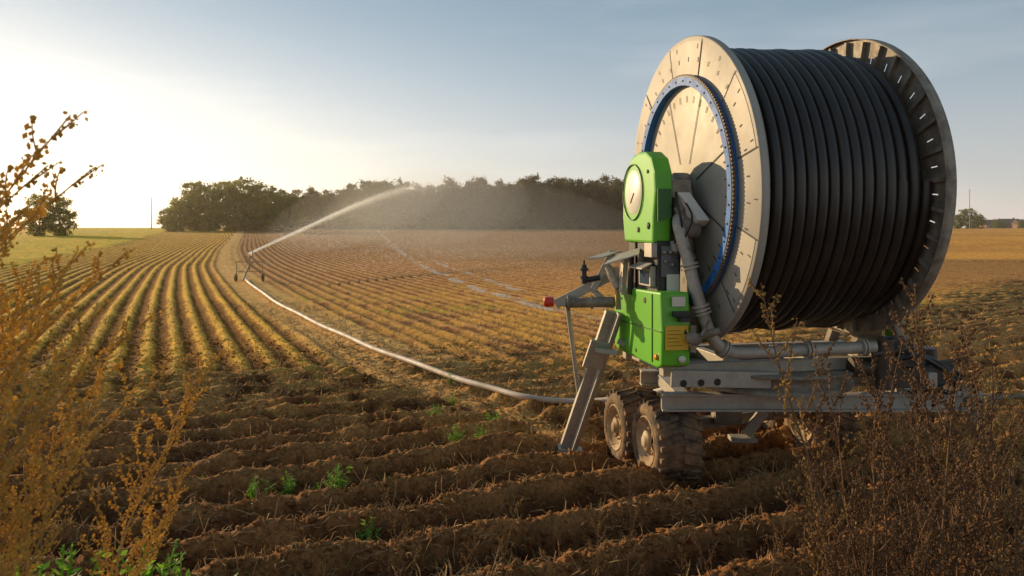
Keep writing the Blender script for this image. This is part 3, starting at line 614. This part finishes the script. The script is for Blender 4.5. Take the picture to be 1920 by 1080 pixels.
# ------------------------------------------------------------------ dry weeds
def octa(m, c, s, d):
    c = Vector(c); d = d.normalized(); e = d.orthogonal().normalized(); f_ = d.cross(e)
    m.add([c-d*s*1.5, c+e*s, c+f_*s, c-e*s, c-f_*s, c+d*s*1.5], [(0, 2, 1), (0, 3, 2), (0, 4, 3), (0, 1, 4), (5, 1, 2), (5, 2, 3), (5, 3, 4), (5, 4, 1)])
def weed_mesh(seed, h, nb, lean, blob, dens, tmin=.2, brl=.33, sc=1.0):
    r = random.Random(seed); st = MB(); bl = MB(); pts = []; ph = r.random()*6
    for i in range(12):
        t = i/11; pts.append(Vector((lean*h*t*t+.02*math.sin(t*9+ph)*h*.5, .02*math.cos(t*8+ph)*h*.5, h*t)))
    st.tube(pts, [.0055*sc*(1-.75*i/11)*min(1.2, h) for i in range(12)], 5, 0, False)
    def at(t): x = t*11; i = min(10, int(x)); return pts[i].lerp(pts[i+1], x-i)
    def seeds(p0, dr, L_, rad_):
        n = max(2, int(L_/dens))
        for k in range(n):
            f_ = (k+.5)/n; p = p0+dr*f_
            for _ in range(2): octa(bl, p+Vector((r.gauss(0, rad_), r.gauss(0, rad_), r.gauss(0, rad_))), blob*r.uniform(.5, 1.25), Vector((r.gauss(0, 1), r.gauss(0, 1), r.gauss(.6, 1))))
    for j in range(nb):
        t = tmin+(.99-tmin)*(j/nb); p = at(t); az = j*2.4+r.uniform(-.4, .4); L_ = h*brl*(1-t)**.7*r.uniform(.5, 1.1)+.04
        el = R(r.uniform(34, 60)); d0 = Vector((math.cos(az)*math.cos(el), math.sin(az)*math.cos(el), math.sin(el)))
        q = [p]; d = d0.copy()
        for k in range(5): d = (d+Vector((0, 0, .10))+Vector((lean*.2, 0, 0))).normalized(); q.append(q[-1]+d*L_/5)
        st.tube(q, [.0024*sc, .002*sc, .0017*sc, .0014*sc, .0011*sc, .001*sc], 4, 0, False)
        for k in range(1, 5):
            seeds(q[k], q[k+1]-q[k], L_/5, blob*1.1)
            if L_ > .12 and r.random() < .7:
                a2 = r.random()*6.28; d2 = (d0+Vector((math.cos(a2), math.sin(a2), .3))*.7).normalized(); l2 = L_*r.uniform(.2, .4)
                st.tube([q[k], q[k]+d2*l2], .001*sc, 3, 0, False); seeds(q[k], d2*l2, l2, blob*.9)
    seeds(at(.7), at(.999)-at(.7), h*.3, blob*1.2)
    a_ = bpy.data.meshes.new('stem'); a_.from_pydata(st.v, [], st.f)
    b_ = bpy.data.meshes.new('seed_heads'); b_.from_pydata(bl.v, [], bl.f)
    return a_, b_
gold_s = mat('golden_stalk', (.54, .35, .11), .7, transl=.25); gold_b = mat('golden_seed', (.92, .66, .16), .7, col2=(.56, .36, .08), nscale=9, transl=.6)
br_s = mat('brown_stalk', (.20, .105, .05), .8, transl=.15); br_b = mat('brown_seed', (.30, .155, .06), .8, col2=(.11, .055, .028), nscale=7, transl=.35)
br_g = mat('ochre_seed', (.52, .33, .10), .8, col2=(.24, .14, .05), nscale=7, transl=.45)
def setm(ms, a, b): ms[0].materials.append(a); ms[1].materials.append(b); return ms
LN = (.35, .45, .55, .65)
WL = [setm(weed_mesh(100+i, 1.0, 30, LN[i], .0042, .014, .22, .30), gold_s, gold_b) for i in range(4)]
WRr = [setm(weed_mesh(200+i, 1.0, (17, 22, 13, 20)[i], (-.12, .15, .25, -.2)[i], (.0046, .0040, .0052, .0044)[i], .021, .2, (.34, .26, .40, .32)[i]), br_s, (br_b, br_g, br_b, br_b)[i]) for i in range(4)]
def place_weed(ms, x, y, h, rz, label, group, tilt=(0, 0)):
    z = gz(x, y)-.03; r = empty('dry_weed', (x, y, z), rz); r.rotation_euler = (tilt[0], tilt[1], rz); s = h; r.scale = (s*.8+.2, s*.8+.2, s); tag(r, label, 'weed', group)
    for nm, me in zip(('stem', 'seed_heads'), ms): o = bpy.data.objects.new(nm, me); C.objects.link(o); o.parent = r
rw = random.Random(21)
def from_px(px, top, Y): x = (px-960)*Y/F; return x, 2.6-(top-427)*Y/F
Lt = [(172, 240, 2.5, 'tallest golden weed at the left edge, its plume reaching into the bright sky'), (60, 320, 2.3, None), (125, 320, 2.6, None), (15, 400, 2.2, None), (75, 400, 2.4, None), (135, 480, 2.5, None), (245, 480, 2.7, 'golden weed with a narrow tip standing out over the crop rows at the left'), (50, 560, 2.2, None), (165, 590, 2.3, None), (285, 600, 2.7, None), (405, 640, 2.9, 'rightmost golden weed of the left clump'), (320, 690, 2.6, None), (110, 700, 2.2, None), (210, 740, 2.4, None), (365, 800, 3.0, None), (30, 360, 3.0, None), (95, 440, 3.1, None), (0, 520, 2.7, None), (225, 620, 3.0, None), (20, 300, 2.9, None), (90, 370, 3.2, None)]
for (px, top, Y, lab) in Lt:
    x, zt = from_px(px, top, Y); h = zt-1.05; rz = rw.uniform(-.4, .4); i = rw.randrange(4); ln = LN[i]*(h*.8+.2)
    place_weed(WL[i], x-ln*math.cos(rz), Y-ln*math.sin(rz)*.5, h, rz, lab or 'dry golden backlit weed in the blurred clump at the left edge', None if lab else 'golden weeds at the left edge')
fix = ((1575, 515), (1690, 650), (1730, 670), (1805, 505), (1880, 560), (1910, 590), (1625, 640), (1650, 700), (1770, 620), (1850, 650), (1600, 720), (1710, 720), (1550, 760), (1810, 690))
for k in range(44):
    Y = rw.uniform(3.8, 5.0); px = rw.uniform(1530, 1990)
    lo = 1040-(px-1500)*.60
    top = rw.uniform(lo-150, lo+170)
    if k < len(fix): px, top = fix[k]
    x, zt = from_px(px, top, Y); h = max(.35, zt-gz(x, Y))
    place_weed(rw.choice(WRr), x, Y, h, rw.uniform(0, 6.28), 'tall thin brown weed rising in front of the reel drum' if k == 0 else 'dry brown weed in the tangled stand at the lower right', None if k == 0 else 'brown weeds at the lower right', (rw.uniform(-.18, .18), rw.uniform(-.22, .22)))
for (px, top, Y) in ((770, 895, 4.4), (930, 935, 4.6), (1120, 945, 4.3), (1180, 885, 4.9), (1050, 1010, 4.4), (860, 985, 4.8), (1360, 985, 4.5), (1440, 940, 4.9), (615, 1000, 5.0), (490, 985, 5.1), (1290, 1030, 4.6), (740, 1010, 4.2)):
    x, zt = from_px(px, top, Y); h = max(.3, zt-gz(x, Y))
    place_weed(WRr[1] if px % 20 else rw.choice(WRr), x, Y, h, rw.uniform(0, 6.28), 'short dry weed poking up along the bottom edge of the field', 'short dry weeds along the bottom')
gleaf = mat('green_weed_leaf', (.20, .42, .04), .55, col2=(.30, .46, .05), nscale=12, transl=.5)
def tuft_mesh(seed):
    r = random.Random(seed); m = MB(); st = MB()
    for s_ in range(14):
        az = r.random()*6.28; el = R(r.uniform(35, 85)); L_ = r.uniform(.5, 1.0); d = Vector((math.cos(az)*math.cos(el), math.sin(az)*math.cos(el), math.sin(el)))
        q = [Vector((0, 0, 0)), d*L_*.5, d*L_+Vector((0, 0, -.05))]; st.tube(q, .012, 4, 0, False)
        for k in range(22):
            f_ = .15+.85*k/22; p = q[0].lerp(q[2], f_); a = r.random()*6.28; ld = Vector((math.cos(a), math.sin(a), r.uniform(-.2, .7))).normalized(); sd = ld.cross(Vector((r.gauss(0, .4), r.gauss(0, .4), 1))).normalized(); ll = r.uniform(.07, .16)
            m.add([p, p+ld*ll*.5+sd*ll*.22, p+ld*ll, p+ld*ll*.5-sd*ll*.22], [(0, 1, 2, 3)])
    a_ = bpy.data.meshes.new('stem'); a_.from_pydata(st.v, [], st.f); a_.materials.append(gleaf)
    b_ = bpy.data.meshes.new('leaves'); b_.from_pydata(m.v, [], m.f); b_.materials.append(gleaf); return a_, b_
TF = [tuft_mesh(i) for i in range(3)]
for i, (px, py, s) in enumerate(((570, 775, .24), (815, 783, .26), (848, 762, .2), (905, 835, .32), (930, 812, .28), (855, 858, .24), (540, 945, .3), (628, 938, .28), (600, 940, .22), (476, 965, .22), (735, 920, .15), (690, 1035, .25), (845, 718, .22), (1225, 912, .15), (375, 893, .16))):
    Y = 3882/(py-427); x = (px-960)*Y/F; z = gz(x, Y); Y2 = (2.6-z)*F/(py-427); x = (px-960)*Y2/F; r = empty('green_weed', (x, Y2, gz(x, Y2)-.01), i); s *= 1.15; r.scale = (s, s, s)
    tag(r, 'small fresh green weed growing among the dark furrows', 'weed', 'green weeds in the furrows')
    for nm, me in zip(('stem', 'leaves'), TF[i % 3]): o = bpy.data.objects.new(nm, me); C.objects.link(o); o.parent = r
for i, (px, py, Y, s) in enumerate(((60, 1000, 4.6, .45), (110, 975, 4.8, .4), (260, 1030, 4.7, .4), (335, 1035, 4.8, .34), (290, 985, 5.2, .25))):
    x, zt = from_px(px, py, Y); z = gz(x, Y); r = empty('green_weed', (x, Y, z), i); s = max(.25, min(.8, zt-z+.05)); r.scale = (s*.7, s*.7, s); tag(r, 'leafy green weed beneath the golden weeds at the lower left', 'weed', 'green weeds at the lower left')
    for nm, me in zip(('stem', 'leaves'), TF[i % 3]): o = bpy.data.objects.new(nm, me); C.objects.link(o); o.parent = r
# ------------------------------------------------------------------ straw litter
straw = mat('straw', (.66, .43, .20), .8, col2=(.38, .22, .10), nscale=3, transl=.3)
n = 42000; r_ = np.random.RandomState(9); Y = 5.0+(r_.rand(n)**1.6)*22; X = (r_.rand(n)*1.5-.75)*(Y+1)
kp = (fbm(X, Y, 1.1, 2)+.35*r_.rand(n)) > .57; X = X[kp]; Y = Y[kp]; n = len(X)
z = terrain(X, Y); Lh = .04+.18*r_.rand(n)**2; az = r_.rand(n)*6.28; el = r_.rand(n)**2*1.3; w = .0022+.0012*r_.rand(n)+.00022*Y
p0 = np.stack([X, Y, z-.005], 1); d = np.stack([np.cos(az)*np.cos(el), np.sin(az)*np.cos(el), np.sin(el)], 1)*Lh[:, None]
sd = np.stack([-np.sin(az), np.cos(az), np.zeros(n)], 1)*w[:, None]; p1 = p0+d*.6+np.array([0, 0, .016]); p2 = p0+d+r_.normal(size=(n, 3))*.02
upv = np.array([0, 0, 1.])*w[:, None]
v = np.stack([p0-sd, p0+sd, p1+sd, p1-sd, p2, p0+upv, p1+upv], 1)
v = v.reshape(-1, 3); ff = []
for i in range(n): o7 = i*7; ff += [(o7, o7+1, o7+2, o7+3), (o7+3, o7+2, o7+4), (o7, o7+5, o7+6, o7+3), (o7+1, o7+2, o7+6, o7+5)]
me = bpy.data.meshes.new('straw_litter'); me.from_pydata(v.tolist(), [], ff); me.materials.append(straw); o = bpy.data.objects.new('straw_litter', me); C.objects.link(o)
tag(o, 'dry stalks and straw scattered over the furrows', 'straw', kind='stuff')
# ------------------------------------------------------------------ light, sky, camera
az, el = R(-50), R(13); S = Vector((math.sin(az)*math.cos(el), math.cos(az)*math.cos(el), math.sin(el)))
sl = bpy.data.lights.new('Sun', 'SUN'); sl.energy = 5.0; sl.angle = R(.6); sl.color = (1, .73, .40); so = bpy.data.objects.new('Sun', sl); C.objects.link(so); so.rotation_euler = S.to_track_quat('Z', 'Y').to_euler()
w = bpy.data.worlds.new('World'); bpy.context.scene.world = w; w.use_nodes = True; N = w.node_tree.nodes; L = w.node_tree.links
bg = N['Background']; sky = N.new('ShaderNodeTexSky'); sky.sky_type = 'NISHITA'; sky.sun_disc = False; sky.sun_elevation = el; sky.sun_rotation = az; sky.air_density = 1; sky.dust_density = .4; sky.ozone_density = 2
L.new(sky.outputs[0], bg.inputs[0]); bg.inputs[1].default_value = .055
tc = N.new('ShaderNodeTexCoord'); nv_ = N.new('ShaderNodeVectorMath'); nv_.operation = 'NORMALIZE'; L.new(tc.outputs['Generated'], nv_.inputs[0])
sq = N.new('ShaderNodeVectorMath'); sq.operation = 'MULTIPLY'; sq.inputs[1].default_value = (1, 1, 3.0); L.new(nv_.outputs[0], sq.inputs[0])
sqn = N.new('ShaderNodeVectorMath'); sqn.operation = 'NORMALIZE'; L.new(sq.outputs[0], sqn.inputs[0])
def mth(op, a, b=None):
    n = N.new('ShaderNodeMath'); n.operation = op
    for i, v in enumerate((a, b)):
        if v is None: continue
        if isinstance(v, (int, float)): n.inputs[i].default_value = v
        else: L.new(v, n.inputs[i])
    return n.outputs[0]
def addbg(val, col, prev):
    b2 = N.new('ShaderNodeBackground'); b2.inputs[0].default_value = (*col, 1)
    if isinstance(val, float): b2.inputs[1].default_value = val
    else: L.new(val, b2.inputs[1])
    ad = N.new('ShaderNodeAddShader'); L.new(prev, ad.inputs[0]); L.new(b2.outputs[0], ad.inputs[1]); return ad.outputs[0]
def glow(src, dirv, power, strength, col, prev):
    dt = N.new('ShaderNodeVectorMath'); dt.operation = 'DOT_PRODUCT'; L.new(src, dt.inputs[0]); dt.inputs[1].default_value = dirv
    v = mth('MULTIPLY', mth('POWER', mth('MAXIMUM', dt.outputs['Value'], 0.0), power), strength)
    return addbg(v, col, prev)
Sl = Vector((math.sin(R(-34)), math.cos(R(-34)), .14)).normalized()
o1 = glow(sqn.outputs[0], Sl, 11, .50, (1, .84, .62), bg.outputs[0])
sx = N.new('ShaderNodeSeparateXYZ'); L.new(nv_.outputs[0], sx.inputs[0])
iz = mth('SUBTRACT', 1.0, mth('ABSOLUTE', sx.outputs['Z']))
o1 = addbg(mth('MULTIPLY', mth('POWER', iz, 8.5), .50), (1, .52, .36), o1)
o1 = addbg(mth('MULTIPLY', mth('POWER', iz, 3.0), .18), (.74, .93, 1.0), o1)
o1 = addbg(.175, (.52, .84, 1.0), o1)
mpc = N.new('ShaderNodeMapping'); mpc.inputs['Scale'].default_value = (1.2, 1.2, 7); mpc.inputs['Rotation'].default_value = (0, R(6), 0); L.new(nv_.outputs[0], mpc.inputs['Vector'])
nc_ = N.new('ShaderNodeTexNoise'); nc_.inputs['Scale'].default_value = 2.2; nc_.inputs['Detail'].default_value = 6; nc_.inputs['Roughness'].default_value = .55; L.new(mpc.outputs[0], nc_.inputs['Vector'])
mc = N.new('ShaderNodeMapRange'); mc.inputs['From Min'].default_value = .48; mc.inputs['From Max'].default_value = .75; mc.inputs['To Max'].default_value = .12; L.new(nc_.outputs['Fac'], mc.inputs['Value'])
o1 = addbg(mc.outputs[0], (1, .82, .70), o1)
L.new(o1, N['World Output'].inputs[0])
cam = bpy.data.cameras.new('Camera'); co_ = bpy.data.objects.new('Camera', cam); C.objects.link(co_); co_.location = (0, 0, H0); co_.rotation_euler = (R(90), 0, 0)
cam.sensor_width = 36; cam.lens = F/1920*36; cam.shift_y = -(540-HY)/1920; cam.clip_end = 6000; cam.clip_start = .05
cam.dof.use_dof = True; cam.dof.focus_distance = 8.8; cam.dof.aperture_fstop = 4.5
bpy.context.scene.camera = co_
bpy.context.scene.view_settings.view_transform = 'Standard'
